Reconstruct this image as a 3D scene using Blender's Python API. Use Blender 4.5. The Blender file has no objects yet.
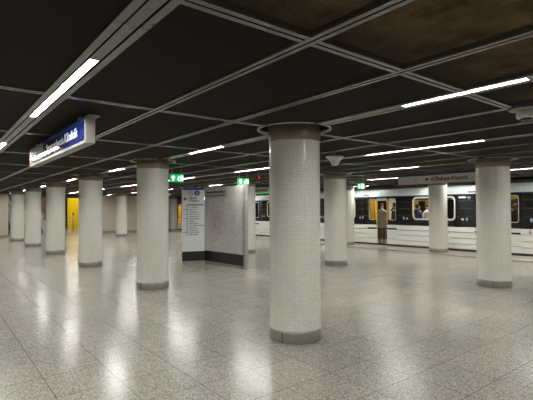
import bpy, bmesh, math, random
import numpy as np
from mathutils import Vector, Matrix
random.seed(7)
S = bpy.context.scene
COL = S.collection
PI = math.pi

# ------------------------------------------------------------------ camera
EYE, F_PX, PITCH, ROLL, YAW = 1.6, 424.03, 0.0217, -0.0055, 0.669
fw = Vector((-math.cos(YAW)*math.cos(PITCH), math.sin(YAW)*math.cos(PITCH), math.sin(PITCH)))
rt = Vector((math.sin(YAW), math.cos(YAW), 0))
up = rt.cross(fw)
rt, up = rt*math.cos(ROLL)+up*math.sin(ROLL), up*math.cos(ROLL)-rt*math.sin(ROLL)
cd = bpy.data.cameras.new('camera')
cd.sensor_fit = 'HORIZONTAL'; cd.sensor_width = 36; cd.lens = 36*F_PX/533
cd.clip_start = 0.05; cd.clip_end = 200
cam = bpy.data.objects.new('camera', cd); COL.objects.link(cam)
cam.matrix_world = Matrix(((rt.x, up.x, -fw.x, 0), (rt.y, up.y, -fw.y, 0), (rt.z, up.z, -fw.z, EYE), (0, 0, 0, 1)))
S.camera = cam
# ------------------------------------------------------------------ world, exposure
w = bpy.data.worlds.new('world'); S.world = w; w.use_nodes = True
w.node_tree.nodes['Background'].inputs[0].default_value = (0.5, 0.52, 0.55, 1)
w.node_tree.nodes['Background'].inputs[1].default_value = 0.02
S.view_settings.view_transform = 'Standard'; S.view_settings.look = 'None'
S.view_settings.gamma = 1; S.view_settings.exposure = 0.0
LAMP = 188.0          # radiance of the lamp strips

# ------------------------------------------------------------------ grid of the station
H = 2.605
# (row of lamps close to the platform edge sits at EDGE_Y)
EDGE_Y = 14.88
CX = lambda i: -3.99-4.38*i
CY = lambda j: 3.609+5.542*j
MX = lambda k: -3.99+2.19*k
MY = lambda k: 3.609+0.9237*k
CR = 0.32

# ------------------------------------------------------------------ materials
MATS = {}
def lin(c):
    return tuple(((v/255)/12.92 if v/255 <= .04045 else ((v/255+.055)/1.055)**2.4) for v in c)
def mat(name, rgb=(128, 128, 128), rough=.5, metal=0, emit=0, noise=0, nscale=20, spec=.5, lineal=False, bump=0):
    if name in MATS: return MATS[name]
    m = bpy.data.materials.new(name); m.use_nodes = True; MATS[name] = m
    nt = m.node_tree; b = nt.nodes['Principled BSDF']
    c = (*lin(rgb), 1)
    b.inputs['Base Color'].default_value = c
    b.inputs['Roughness'].default_value = rough; b.inputs['Metallic'].default_value = metal
    b.inputs['Specular IOR Level'].default_value = spec
    if emit:
        b.inputs['Emission Color'].default_value = c; b.inputs['Emission Strength'].default_value = emit
    tc = nt.nodes.new('ShaderNodeTexCoord'); n = nt.nodes.new('ShaderNodeTexNoise')
    n.inputs['Scale'].default_value = nscale; n.inputs['Detail'].default_value = 4
    nt.links.new(tc.outputs['Object'], n.inputs['Vector'])
    r = nt.nodes.new('ShaderNodeMapRange')
    k = noise if noise else .05
    r.inputs[1].default_value = .3; r.inputs[2].default_value = .7
    r.inputs[3].default_value = 1-k; r.inputs[4].default_value = 1+k
    nt.links.new(n.outputs['Fac'], r.inputs[0])
    v = nt.nodes.new('ShaderNodeVectorMath'); v.operation = 'SCALE'; v.inputs[0].default_value = c[:3]
    nt.links.new(r.outputs[0], v.inputs['Scale']); nt.links.new(v.outputs[0], b.inputs['Base Color'])
    if bump:
        bp = nt.nodes.new('ShaderNodeBump'); bp.inputs['Strength'].default_value = bump; bp.inputs['Distance'].default_value = .005
        nt.links.new(n.outputs['Fac'], bp.inputs['Height']); nt.links.new(bp.outputs[0], b.inputs['Normal'])
    return m
def N(nt, t, **kw):
    n = nt.nodes.new(t)
    for k, v in kw.items():
        if k == 'op': n.operation = v
        elif k.startswith('i'): n.inputs[int(k[1:])].default_value = v
        else: setattr(n, k, v)
    return n
def L(nt, a, b): nt.links.new(a, b)
def mth(nt, op, a, b=None, clamp=False):
    n = nt.nodes.new('ShaderNodeMath'); n.operation = op; n.use_clamp = clamp
    for k, v in enumerate((a, b)):
        if v is None: continue
        if isinstance(v, (int, float)): n.inputs[k].default_value = v
        else: nt.links.new(v, n.inputs[k])
    return n.outputs[0]
def mixc(nt, f, a, b, mode='MIX'):
    n = nt.nodes.new('ShaderNodeMix'); n.data_type = 'RGBA'; n.blend_type = mode
    for idx, v in ((0, f), (6, a), (7, b)):
        if isinstance(v, (int, float)): n.inputs[idx].default_value = v
        elif isinstance(v, tuple): n.inputs[idx].default_value = v if len(v) == 4 else (*v, 1)
        else: nt.links.new(v, n.inputs[idx])
    return n.outputs[2]

def floor_mat(name, base, dark, light, x0, y0, px, py, rough=.225, patches=True):
    m = bpy.data.materials.new(name); m.use_nodes = True; nt = m.node_tree; b = nt.nodes['Principled BSDF']
    g = N(nt, 'ShaderNodeNewGeometry'); sp = N(nt, 'ShaderNodeSeparateXYZ'); L(nt, g.outputs['Position'], sp.inputs[0])
    u = mth(nt, 'DIVIDE', mth(nt, 'SUBTRACT', sp.outputs[0], x0), px)
    v = mth(nt, 'DIVIDE', mth(nt, 'SUBTRACT', sp.outputs[1], y0), py)
    def edge(c, p):
        f = mth(nt, 'FRACT', c); a = mth(nt, 'ABSOLUTE', mth(nt, 'SUBTRACT', f, .5))
        return mth(nt, 'GREATER_THAN', a, .5-.005/p)
    jn = mth(nt, 'MAXIMUM', edge(u, px), edge(v, py))
    cb = N(nt, 'ShaderNodeCombineXYZ'); L(nt, mth(nt, 'FLOOR', u), cb.inputs[0]); L(nt, mth(nt, 'FLOOR', v), cb.inputs[1])
    wn = N(nt, 'ShaderNodeTexWhiteNoise'); L(nt, cb.outputs[0], wn.inputs['Vector'])
    # terrazzo chips, two sizes
    vo = N(nt, 'ShaderNodeTexVoronoi'); vo.inputs['Scale'].default_value = 85; L(nt, g.outputs['Position'], vo.inputs['Vector'])
    vs = N(nt, 'ShaderNodeSeparateColor'); L(nt, vo.outputs['Color'], vs.inputs[0])
    vo2 = N(nt, 'ShaderNodeTexVoronoi'); vo2.inputs['Scale'].default_value = 120; L(nt, g.outputs['Position'], vo2.inputs['Vector'])
    vs2 = N(nt, 'ShaderNodeSeparateColor'); L(nt, vo2.outputs['Color'], vs2.inputs[0])
    c = mixc(nt, vs2.outputs[0], lin(dark), lin(light))
    chip = mth(nt, 'GREATER_THAN', vs.outputs[0], .80); chipd = mth(nt, 'LESS_THAN', vs.outputs[0], .22)
    c = mixc(nt, .7, lin(base), c)
    c = mixc(nt, mth(nt, 'MULTIPLY', chip, .4), c, lin(light))
    c = mixc(nt, mth(nt, 'MULTIPLY', chipd, .45), c, lin(dark))
    tone = N(nt, 'ShaderNodeMapRange', i3=.93, i4=1.06); L(nt, wn.outputs['Value'], tone.inputs[0])
    no = N(nt, 'ShaderNodeTexNoise'); no.inputs['Scale'].default_value = .55; no.inputs['Detail'].default_value = 5
    L(nt, g.outputs['Position'], no.inputs['Vector'])
    t2 = N(nt, 'ShaderNodeMapRange', i1=.3, i2=.7, i3=.96, i4=1.04); L(nt, no.outputs['Fac'], t2.inputs[0])
    sc = N(nt, 'ShaderNodeVectorMath', op='SCALE'); L(nt, c, sc.inputs[0]); L(nt, mth(nt, 'MULTIPLY', tone.outputs[0], t2.outputs[0]), sc.inputs['Scale'])
    c = sc.outputs[0]
    rgh = None
    if patches:   # worn pale patches where the polish is gone
        pn = N(nt, 'ShaderNodeTexNoise'); pn.inputs['Scale'].default_value = 1.3; pn.inputs['Detail'].default_value = 7; pn.inputs['Roughness'].default_value = .65
        L(nt, g.outputs['Position'], pn.inputs['Vector'])
        pf = N(nt, 'ShaderNodeMapRange', i1=.56, i2=.66, i3=0, i4=1); L(nt, pn.outputs['Fac'], pf.inputs[0])
        dd = N(nt, 'ShaderNodeVectorMath', op='DISTANCE'); L(nt, g.outputs['Position'], dd.inputs[0]); dd.inputs[1].default_value = (-4.3, 6.6, 0)
        dm = N(nt, 'ShaderNodeMapRange', i1=.8, i2=3.2, i3=1, i4=0); L(nt, dd.outputs['Value'], dm.inputs[0])
        c = mixc(nt, mth(nt, 'MULTIPLY', mth(nt, 'MULTIPLY', pf.outputs[0], dm.outputs[0]), .35), c, lin((205, 188, 170)))
    c = mixc(nt, mth(nt, 'MULTIPLY', jn, .62), c, lin((70, 64, 56)))
    L(nt, c, b.inputs['Base Color'])
    b.inputs['Roughness'].default_value = rough; b.inputs['Specular IOR Level'].default_value = .6
    MATS[name] = m
    return m

def mosaic_mat():
    m = bpy.data.materials.new('white mosaic'); m.use_nodes = True; nt = m.node_tree; b = nt.nodes['Principled BSDF']
    uv = N(nt, 'ShaderNodeUVMap'); sp = N(nt, 'ShaderNodeSeparateXYZ'); L(nt, uv.outputs[0], sp.inputs[0])
    def edge(c):
        a = mth(nt, 'ABSOLUTE', mth(nt, 'SUBTRACT', mth(nt, 'FRACT', c), .5))
        r = N(nt, 'ShaderNodeMapRange', i1=.40, i2=.45, i3=0, i4=1); L(nt, a, r.inputs[0]); return r.outputs[0]
    jn = mth(nt, 'MAXIMUM', edge(sp.outputs[0]), edge(sp.outputs[1]))
    cb = N(nt, 'ShaderNodeCombineXYZ'); L(nt, mth(nt, 'FLOOR', sp.outputs[0]), cb.inputs[0]); L(nt, mth(nt, 'FLOOR', sp.outputs[1]), cb.inputs[1])
    wn = N(nt, 'ShaderNodeTexWhiteNoise'); L(nt, cb.outputs[0], wn.inputs['Vector'])
    t = N(nt, 'ShaderNodeMapRange', i3=.93, i4=1.05); L(nt, wn.outputs['Value'], t.inputs[0])
    sc = N(nt, 'ShaderNodeVectorMath', op='SCALE'); sc.inputs[0].default_value = lin((236, 235, 229)); L(nt, t.outputs[0], sc.inputs['Scale'])
    c = mixc(nt, mth(nt, 'MULTIPLY', jn, .8), sc.outputs[0], lin((150, 145, 134)))
    L(nt, c, b.inputs['Base Color'])
    L(nt, mth(nt, 'ADD', mth(nt, 'MULTIPLY', jn, .45), .22), b.inputs['Roughness'])
    bp = N(nt, 'ShaderNodeBump'); bp.inputs['Strength'].default_value = .5; bp.inputs['Distance'].default_value = .002
    L(nt, mth(nt, 'SUBTRACT', 1, jn), bp.inputs['Height']); L(nt, bp.outputs[0], b.inputs['Normal'])
    MATS['mosaic'] = m
    return m

def wallpanel_mat():
    m = bpy.data.materials.new('beige wall cladding'); m.use_nodes = True; nt = m.node_tree; b = nt.nodes['Principled BSDF']
    g = N(nt, 'ShaderNodeNewGeometry'); sp = N(nt, 'ShaderNodeSeparateXYZ'); L(nt, g.outputs['Position'], sp.inputs[0])
    v = mth(nt, 'DIVIDE', mth(nt, 'ADD', sp.outputs[1], .35), 1.38)
    a = mth(nt, 'ABSOLUTE', mth(nt, 'SUBTRACT', mth(nt, 'FRACT', v), .5))
    jn = mth(nt, 'GREATER_THAN', a, .482)
    no = N(nt, 'ShaderNodeTexNoise'); no.inputs['Scale'].default_value = 3; L(nt, g.outputs['Position'], no.inputs['Vector'])
    c = mixc(nt, no.outputs['Fac'], lin((192, 183, 166)), lin((206, 197, 180)))
    c = mixc(nt, mth(nt, 'MULTIPLY', jn, .6), c, lin((70, 66, 60)))
    L(nt, c, b.inputs['Base Color']); b.inputs['Roughness'].default_value = .45
    MATS['wall'] = m; return m

def glass_mat():
    m = bpy.data.materials.new('train glass'); m.use_nodes = True; nt = m.node_tree
    b = nt.nodes['Principled BSDF']; out = nt.nodes['Material Output']
    b.inputs['Base Color'].default_value = (.02, .025, .03, 1); b.inputs['Roughness'].default_value = .04
    tr = N(nt, 'ShaderNodeBsdfTransparent'); tr.inputs[0].default_value = (.88, .9, .9, 1)
    fr = N(nt, 'ShaderNodeFresnel', i0=1.45); mx = N(nt, 'ShaderNodeMixShader')
    L(nt, fr.outputs[0], mx.inputs[0]); L(nt, tr.outputs[0], mx.inputs[1]); L(nt, b.outputs[0], mx.inputs[2])
    L(nt, mx.outputs[0], out.inputs[0]); MATS['glass'] = m; return m

def map_mat():
    m = bpy.data.materials.new('printed city map'); m.use_nodes = True; nt = m.node_tree; b = nt.nodes['Principled BSDF']
    tc = N(nt, 'ShaderNodeTexCoord')
    n1 = N(nt, 'ShaderNodeTexNoise'); n1.inputs['Scale'].default_value = 4.5; n1.inputs['Detail'].default_value = 8; n1.inputs['Roughness'].default_value = .7; L(nt, tc.outputs['Object'], n1.inputs['Vector'])
    c = mixc(nt, n1.outputs['Fac'], lin((138, 146, 142)), lin((208, 206, 204)))
    wn_ = N(nt, 'ShaderNodeTexNoise'); wn_.inputs['Scale'].default_value = 5; L(nt, tc.outputs['Object'], wn_.inputs['Vector'])
    wsc = N(nt, 'ShaderNodeVectorMath', op='SCALE'); L(nt, wn_.outputs['Color'], wsc.inputs[0]); wsc.inputs['Scale'].default_value = .22
    wob = N(nt, 'ShaderNodeVectorMath', op='ADD'); L(nt, tc.outputs['Object'], wob.inputs[0]); L(nt, wsc.outputs[0], wob.inputs[1])
    vo = N(nt, 'ShaderNodeTexVoronoi'); vo.feature = 'DISTANCE_TO_EDGE'; vo.inputs['Scale'].default_value = 34; L(nt, wob.outputs[0], vo.inputs['Vector'])
    c = mixc(nt, mth(nt, 'LESS_THAN', vo.outputs['Distance'], .05), c, lin((225, 224, 220)))
    vo2 = N(nt, 'ShaderNodeTexVoronoi'); vo2.feature = 'DISTANCE_TO_EDGE'; vo2.inputs['Scale'].default_value = 7; L(nt, wob.outputs[0], vo2.inputs['Vector'])
    c = mixc(nt, mth(nt, 'LESS_THAN', vo2.outputs['Distance'], .014), c, lin((150, 146, 152)))
    # dense pinkish town centre
    ds = N(nt, 'ShaderNodeVectorMath', op='DISTANCE'); L(nt, tc.outputs['Object'], ds.inputs[0]); ds.inputs[1].default_value = (.62, 0, 1.2)
    fc = N(nt, 'ShaderNodeMapRange', i1=.1, i2=.5, i3=1, i4=0); L(nt, ds.outputs['Value'], fc.inputs[0])
    vo3 = N(nt, 'ShaderNodeTexVoronoi'); vo3.inputs['Scale'].default_value = 45; L(nt, tc.outputs['Object'], vo3.inputs['Vector'])
    vs = N(nt, 'ShaderNodeSeparateColor'); L(nt, vo3.outputs['Color'], vs.inputs[0])
    c = mixc(nt, mth(nt, 'MULTIPLY', mth(nt, 'MULTIPLY', fc.outputs[0], vs.outputs[0]), .6), c, lin((150, 92, 100)))
    L(nt, c, b.inputs['Base Color']); b.inputs['Roughness'].default_value = .25
    MATS['map'] = m; return m

def slab_mat():
    m = bpy.data.materials.new('raw concrete above the ceiling'); m.use_nodes = True; nt = m.node_tree; b = nt.nodes['Principled BSDF']
    g = N(nt, 'ShaderNodeNewGeometry')
    n1 = N(nt, 'ShaderNodeTexNoise'); n1.inputs['Scale'].default_value = 2.2; n1.inputs['Detail'].default_value = 8; n1.inputs['Roughness'].default_value = .7; L(nt, g.outputs['Position'], n1.inputs['Vector'])
    r = N(nt, 'ShaderNodeMapRange', i1=.4, i2=.62, i3=0, i4=1); L(nt, n1.outputs['Fac'], r.inputs[0])
    c = mixc(nt, r.outputs[0], lin((120, 92, 52)), lin((232, 190, 124)))
    L(nt, c, b.inputs['Base Color']); b.inputs['Roughness'].default_value = .9
    MATS['slab'] = m; return m

floor_mat('floor', (140, 136, 128), (92, 88, 80), (194, 190, 182), -1.8, 3.62, .5475, .5535)
floor_mat('edge floor', (176, 171, 160), (140, 134, 122), (208, 204, 196), -1.8, 14.12, .5475, 1.36, patches=False)
mosaic_mat(); wallpanel_mat(); glass_mat(); map_mat(); slab_mat()
M = MATS
STEEL = mat('brushed steel', (160, 156, 148), .33, .7, noise=.12, nscale=6)
CAPM = mat('brown bronze band', (138, 128, 114), .35, .45, noise=.1, nscale=5)
PROF = mat('grey ceiling profile', (96, 96, 93), .24, .35, spec=1.0)
SLOT = mat('black slot', (4, 4, 4), .95, spec=.05)
BLADE = mat('dark ceiling mesh metal', (50, 48, 45), .5, .2)
LAMPM = mat('lamp diffuser', (252, 252, 244), .5, emit=LAMP); LAMPM.cycles.emission_sampling = 'FRONT'
WHITEP = mat('white painted metal', (205, 205, 200), .35)
GREYP = mat('light grey painted metal', (165, 164, 160), .35)
BLACKP = mat('black plinth', (24, 24, 25), .35)
GREEN = mat('exit sign green', (0, 168, 84), .4, emit=1.1)
EWHITE = mat('exit sign white', (235, 255, 240), .4, emit=1.3)
NAVY = mat('navy sign face', (30, 34, 96), .05, spec=.3)
BLUE = mat('bright blue stripe', (28, 92, 190), .15)
INK = mat('black print', (22, 22, 24), .4)
WINK = mat('white print', (225, 228, 232), .4)
GINK = mat('grey print', (90, 92, 96), .4)
ORANGE = mat('orange print', (228, 112, 48), .3)
RED = mat('red indicator', (220, 30, 24), .4, emit=.9)
TWHITE = mat('train white paint', (236, 236, 232), .3, spec=.5)
TROOF = mat('train pale roof band', (218, 230, 234), .3)
TBLACK = mat('train black gloss', (20, 20, 22), .12, spec=.6)
TGREY = mat('train dark grey line', (70, 72, 76), .3)
TFRAME = mat('train window frame cream', (214, 205, 190), .35)
TINT = mat('train interior cream', (214, 206, 190), .5)
TYEL = mat('train yellow', (214, 170, 28), .35)
TYEL2 = mat('train interior door yellow', (190, 160, 60), .45)
TUNDER = mat('train underframe', (26, 25, 24), .7)
TLAMP = mat('train interior lamp', (255, 246, 232), .5, emit=24)
SEAT = mat('train seat fabric', (86, 84, 84), .8)
CONC = mat('tunnel concrete', (70, 68, 64), .9, noise=.2, nscale=2)
BALL = mat('ballast', (52, 48, 44), .95, noise=.3, nscale=30)
YWALL = mat('yellow wall enamel', (232, 196, 30), .35, noise=.04, nscale=2)
RUB = mat('black rubber', (18, 18, 18), .5)
TACT = mat('brown tactile strip', (112, 98, 86), .6, noise=.15, nscale=60)

# ------------------------------------------------------------------ geometry helpers
def new_obj(name, me, parent=None, loc=None):
    o = bpy.data.objects.new(name, me); COL.objects.link(o)
    if parent is not None: o.parent = parent
    if loc is not None: o.location = loc
    return o
class MB:
    """collects pieces; build() links them as one mesh object"""
    def __init__(s): s.bm = bmesh.new(); s.uv = None
    def box(s, x0, x1, y0, y1, z0, z1, bev=0):
        b = bmesh.new()
        v = [b.verts.new((x, y, z)) for z in (z0, z1) for x, y in ((x0, y0), (x1, y0), (x1, y1), (x0, y1))]
        for f in ((3, 2, 1, 0), (4, 5, 6, 7), (0, 1, 5, 4), (1, 2, 6, 5), (2, 3, 7, 6), (3, 0, 4, 7)): b.faces.new([v[i] for i in f])
        if bev: bmesh.ops.bevel(b, geom=b.edges[:], offset=bev, segments=2, affect='EDGES', profile=.5)
        s.add(b); return s
    def add(s, b, mtx=None):
        if mtx is not None: b.transform(mtx)
        me = bpy.data.meshes.new('t'); b.to_mesh(me); b.free(); s.bm.from_mesh(me); bpy.data.meshes.remove(me)
    def mesh(s, me, mtx=None):
        b = bmesh.new(); b.from_mesh(me)
        s.add(b, mtx); return s
    def lathe(s, prof, c=(0, 0), n=48, smooth=True):
        b = bmesh.new(); rings = []
        for r, z in prof:
            if r < 1e-5: rings.append([b.verts.new((c[0], c[1], z))])
            else: rings.append([b.verts.new((c[0]+r*math.cos(2*PI*k/n), c[1]+r*math.sin(2*PI*k/n), z)) for k in range(n)])
        for a, q in zip(rings, rings[1:]):
            for k in range(n):
                k2 = (k+1) % n
                if len(a) == 1 and len(q) == 1: continue
                if len(a) == 1: f = b.faces.new((a[0], q[k2], q[k]))
                elif len(q) == 1: f = b.faces.new((a[k], a[k2], q[0]))
                else: f = b.faces.new((a[k], a[k2], q[k2], q[k]))
                f.smooth = smooth
        s.add(b); return s
    def tube(s, pts, r, n=8):
        b = bmesh.new(); rings = []
        P_ = [Vector(p) for p in pts]
        for i, p in enumerate(P_):
            t = (P_[min(i+1, len(P_)-1)]-P_[max(i-1, 0)]).normalized()
            a = t.orthogonal().normalized() if abs(t.z) > .99 else t.cross(Vector((0, 0, 1))).normalized()
            c = t.cross(a)
            rings.append([b.verts.new(p+a*r*math.cos(2*PI*k/n)+c*r*math.sin(2*PI*k/n)) for k in range(n)])
        for a, q in zip(rings, rings[1:]):
            for k in range(n):
                f = b.faces.new((a[k], a[(k+1) % n], q[(k+1) % n], q[k])); f.smooth = True
        b.faces.new(rings[0][::-1]); b.faces.new(rings[-1])
        s.add(b); return s
    def prism_xz(s, pts, y0, y1):
        b = bmesh.new(); A = [b.verts.new((x, y0, z)) for x, z in pts]; B = [b.verts.new((x, y1, z)) for x, z in pts]
        b.faces.new(A); b.faces.new(B[::-1])
        n = len(pts)
        for k in range(n): b.faces.new((A[k], B[k], B[(k+1) % n], A[(k+1) % n]))
        s.add(b); return s
    def extrude_x(s, prof, x0, x1):
        """profile in (y,z), run along X"""
        b = bmesh.new(); A = [b.verts.new((x0, y, z)) for y, z in prof]; B = [b.verts.new((x1, y, z)) for y, z in prof]
        n = len(prof)
        b.faces.new(A); b.faces.new(B[::-1])
        for k in range(n): b.faces.new((A[k], B[k], B[(k+1) % n], A[(k+1) % n]))
        s.add(b); return s
    def holed(s, x0, x1, z0, z1, hx0, hx1, hz0, hz1, r, y0, y1, ring=False):
        """plate in XZ with a rounded hole (or, ring=True, only a band of width x0-hx0 around it)"""
        b = bmesh.new(); inn = []
        k = 6
        for cx, cz, a0 in ((hx1-r, hz1-r, 0), (hx0+r, hz1-r, 90), (hx0+r, hz0+r, 180), (hx1-r, hz0+r, 270)):
            for q in range(k+1):
                a = math.radians(a0+90*q/k); inn.append((cx+r*math.cos(a), cz+r*math.sin(a)))
        out = []
        if ring:
            wd = hx0-x0; R2 = r+wd
            for cx, cz, a0 in ((hx1-r, hz1-r, 0), (hx0+r, hz1-r, 90), (hx0+r, hz0+r, 180), (hx1-r, hz0+r, 270)):
                for q in range(k+1):
                    a = math.radians(a0+90*q/k); out.append((cx+R2*math.cos(a), cz+R2*math.sin(a)))
        else:
            corners = ((x1, z1), (x0, z1), (x0, z0), (x1, z0))
            for ci in range(4):
                for q in range(k+1):
                    px, pz = inn[ci*(k+1)+q]; X, Z = corners[ci]
                    if q < k/2: out.append((X, pz) if ci in (0, 2) else (px, Z))
                    elif q > k/2: out.append((px, Z) if ci in (0, 2) else (X, pz))
                    else: out.append((X, Z))
        n = len(inn)
        V = [[b.verts.new((x, y, z)) for x, z in lst] for lst in (inn, out) for y in (y0, y1)]
        for q in range(n):
            p = (q+1) % n
            b.faces.new((V[0][q], V[2][q], V[2][p], V[0][p])); b.faces.new((V[1][p], V[3][p], V[3][q], V[1][q]))
            b.faces.new((V[0][p], V[1][p], V[1][q], V[0][q])); b.faces.new((V[2][q], V[3][q], V[3][p], V[2][p]))
        bmesh.ops.recalc_face_normals(b, faces=b.faces[:])
        s.add(b); return s
    def build(s, name, m, parent=None, loc=None):
        me = bpy.data.meshes.new(name)
        bmesh.ops.recalc_face_normals(s.bm, faces=s.bm.faces[:])
        s.bm.to_mesh(me); s.bm.free(); me.materials.append(m)
        return new_obj(name, me, parent, loc)
def lit_below(o):
    # only the underside glows; the rest of the diffuser is plain grey plastic
    o.data.materials.append(GREYP)
    for p in o.data.polygons: p.material_index = 0 if p.normal.z < -.9 else 1
    return o
def tag(o, label=None, cat=None, group=None, kind=None):
    if label: o['label'] = label
    if cat: o['category'] = cat
    if group: o['group'] = group
    if kind: o['kind'] = kind
    return o
def empty(name, loc, rz=0):
    o = bpy.data.objects.new(name, None); COL.objects.link(o); o.location = loc; o.rotation_euler = (0, 0, rz); o.empty_display_size = .1
    return o
def copy_tree(o, parent=None):
    c = o.copy(); COL.objects.link(c)
    if parent is not None: c.parent = parent
    for ch in list(o.children): copy_tree(ch, c)
    return c
def struct(o): o['kind'] = 'structure'; return o

def text_mesh(body, size, xscale=1.0, bold=0.0, align='LEFT', ext=.0012):
    cu = bpy.data.curves.new('t', 'FONT'); cu.body = body; cu.size = size; cu.extrude = ext; cu.offset = bold
    cu.align_x = align; cu.resolution_u = 3
    o = bpy.data.objects.new('t', cu); COL.objects.link(o)
    dg = bpy.context.evaluated_depsgraph_get(); dg.update()
    me = bpy.data.meshes.new_from_object(o.evaluated_get(dg))
    bpy.data.objects.remove(o); bpy.data.curves.remove(cu)
    # stand it up facing -Y
    me.transform(Matrix(((xscale, 0, 0, 0), (0, 0, -1, 0), (0, 1, 0, 0), (0, 0, 0, 1))))
    return me
def write(name, body, size, x, y, z, m, parent, **kw):
    fit = kw.pop('fit', None); me = text_mesh(body, size, **kw)
    if fit:
        wx = [v.co.x for v in me.vertices]; me.transform(Matrix.Diagonal((fit/(max(wx)-min(wx)), 1, 1, 1)))
    me.materials.clear(); me.materials.append(m)
    return new_obj(name, me, parent, (x, y, z))

# ================================================================== SETTING
struct(MB().box(-44, 6, -8, 13.72, -.3, 0).build('floor', M['floor']))
struct(MB().box(-44, 6, 13.72, 14.02, -.3, 0.004).build('trim_1', TACT))
struct(MB().box(-44, 6, 14.02, 15.40, -.3, 0).build('floor_platform_edge', M['edge floor']))
struct(MB().box(-44, 6, 15.28, 15.34, -.001, 0.003).build('trim_2', mat('white edge line', (215, 212, 205), .5)))
struct(MB().box(-44, 6, 15.2, 19.6, -1.4, -1.15).build('floor_trackbed', BALL))
struct(MB().box(-44, 6, 19.4, 19.6, -1.15, 4).build('wall_far', CONC))
struct(MB().box(-44, 6, 15.2, 19.4, 3.3, 3.5).build('ceiling_tunnel', CONC))
struct(MB().box(-44, 6, 15.2, 15.3, 2.95, 3.4).build('wall_above_edge', CONC))
# slab above the mesh with beams and services hung under it
struct(MB().box(-31, 6, -8, 15.3, 3.15, 3.4).build('ceiling', M['slab']))
sv = MB()
for x in (-0.9, -2.9, -9.2, -15.0, -21.0): sv.box(x-.05, x+.05, -8, 15.2, 3.0, 3.1)
for y in (1.25, 4.9, 8.2, 12.4): sv.box(-30.9, 6, y-.07, y+.07, 2.86, 2.95)

struct(sv.build('ceiling_services', mat('dark ducts', (34, 33, 32), .7)))
# side wall west in two stretches with the opening to the escalator hall between them
struct(MB().box(-30.6, -30.2, 8.35, 13.2, 0, 2.9).build('wall_west', M['wall']))
struct(MB().box(-30.6, -29.9, -8, 3.67, 0, 2.9).build('wall_west_near', M['wall']))
struct(MB().box(-30.6, -30.2, 3.67, 8.35, 2.42, 2.9).build('wall_west_lintel', mat('grey lintel', (92, 90, 90), .5)))
struct(MB().box(-30.22, -30.17, 8.35, 13.2, 0, .14).build('baseboard_west', STEEL))
struct(MB().box(-29.92, -29.87, -8, 3.67, 0, .14).build('baseboard_west_near', STEEL))
# escalator hall
struct(MB().box(-44, -43.8, 0, 15, 0, 4.5).build('wall_hall_end', mat('hall end wall', (70, 68, 66), .6)))
struct(MB().box(-43.8, -30.6, 2.0, 2.2, 0, 4.5).build('wall_hall_south', mat('hall side wall', (110, 106, 100), .6)))
struct(MB().box(-40.2, -40.0, 9.38, 12.0, 0, 4.5).box(-40.0, -30.6, 11.8, 12.0, 0, 4.5).build('wall_hall_yellow', YWALL))
struct(MB().box(-44, -30.6, 0, 15, 4.5, 4.7).build('ceiling_hall', mat('hall ceiling', (52, 50, 48), .7)))
# camera-side walls, far behind the viewpoint
struct(MB().box(5.8, 6, -8, 15.3, 0, 3.2).build('wall_east', M['wall']))
struct(MB().box(-30.6, 6, -8.2, -8, 0, 3.2).build('wall_south', M['wall']))

# ---- open mesh of thin upright blades, cut out round each column
def blades():
    xs = np.arange(-30.15, 5.7, .0125); V = []; Fq = []
    cols = [(CX(i), CY(j)) for i in range(0, 7) for j in range(0, 3)]
    for x in xs:
        segs = [(-7.95, 15.25)]
        for cx, cy in cols:
            d = abs(x-cx)
            if d < .455:
                hh = math.sqrt(.455**2-d*d); ns = []
                for a, b in segs:
                    if cy-hh > a and cy+hh < b: ns += [(a, cy-hh), (cy+hh, b)]
                    else: ns.append((a, b))
                segs = ns
        for a, b in segs:
            n = len(V); z0, z1 = H+.004, H+.0095
            for y in (a, b): V += [(x, y, z0), (x+.0012, y, z0), (x+.0024, y, z1), (x+.0012, y, z1)]
            Fq += [(n, n+1, n+5, n+4), (n+1, n+2, n+6, n+5), (n+2, n+3, n+7, n+6), (n+3, n, n+4, n+7), (n+3, n+2, n+1, n), (n+4, n+5, n+6, n+7)]
    me = bpy.data.meshes.new('ceiling_mesh'); me.from_pydata(V, [], Fq); me.materials.append(BLADE)
    return new_obj('ceiling_mesh', me)
struct(blades())

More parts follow.
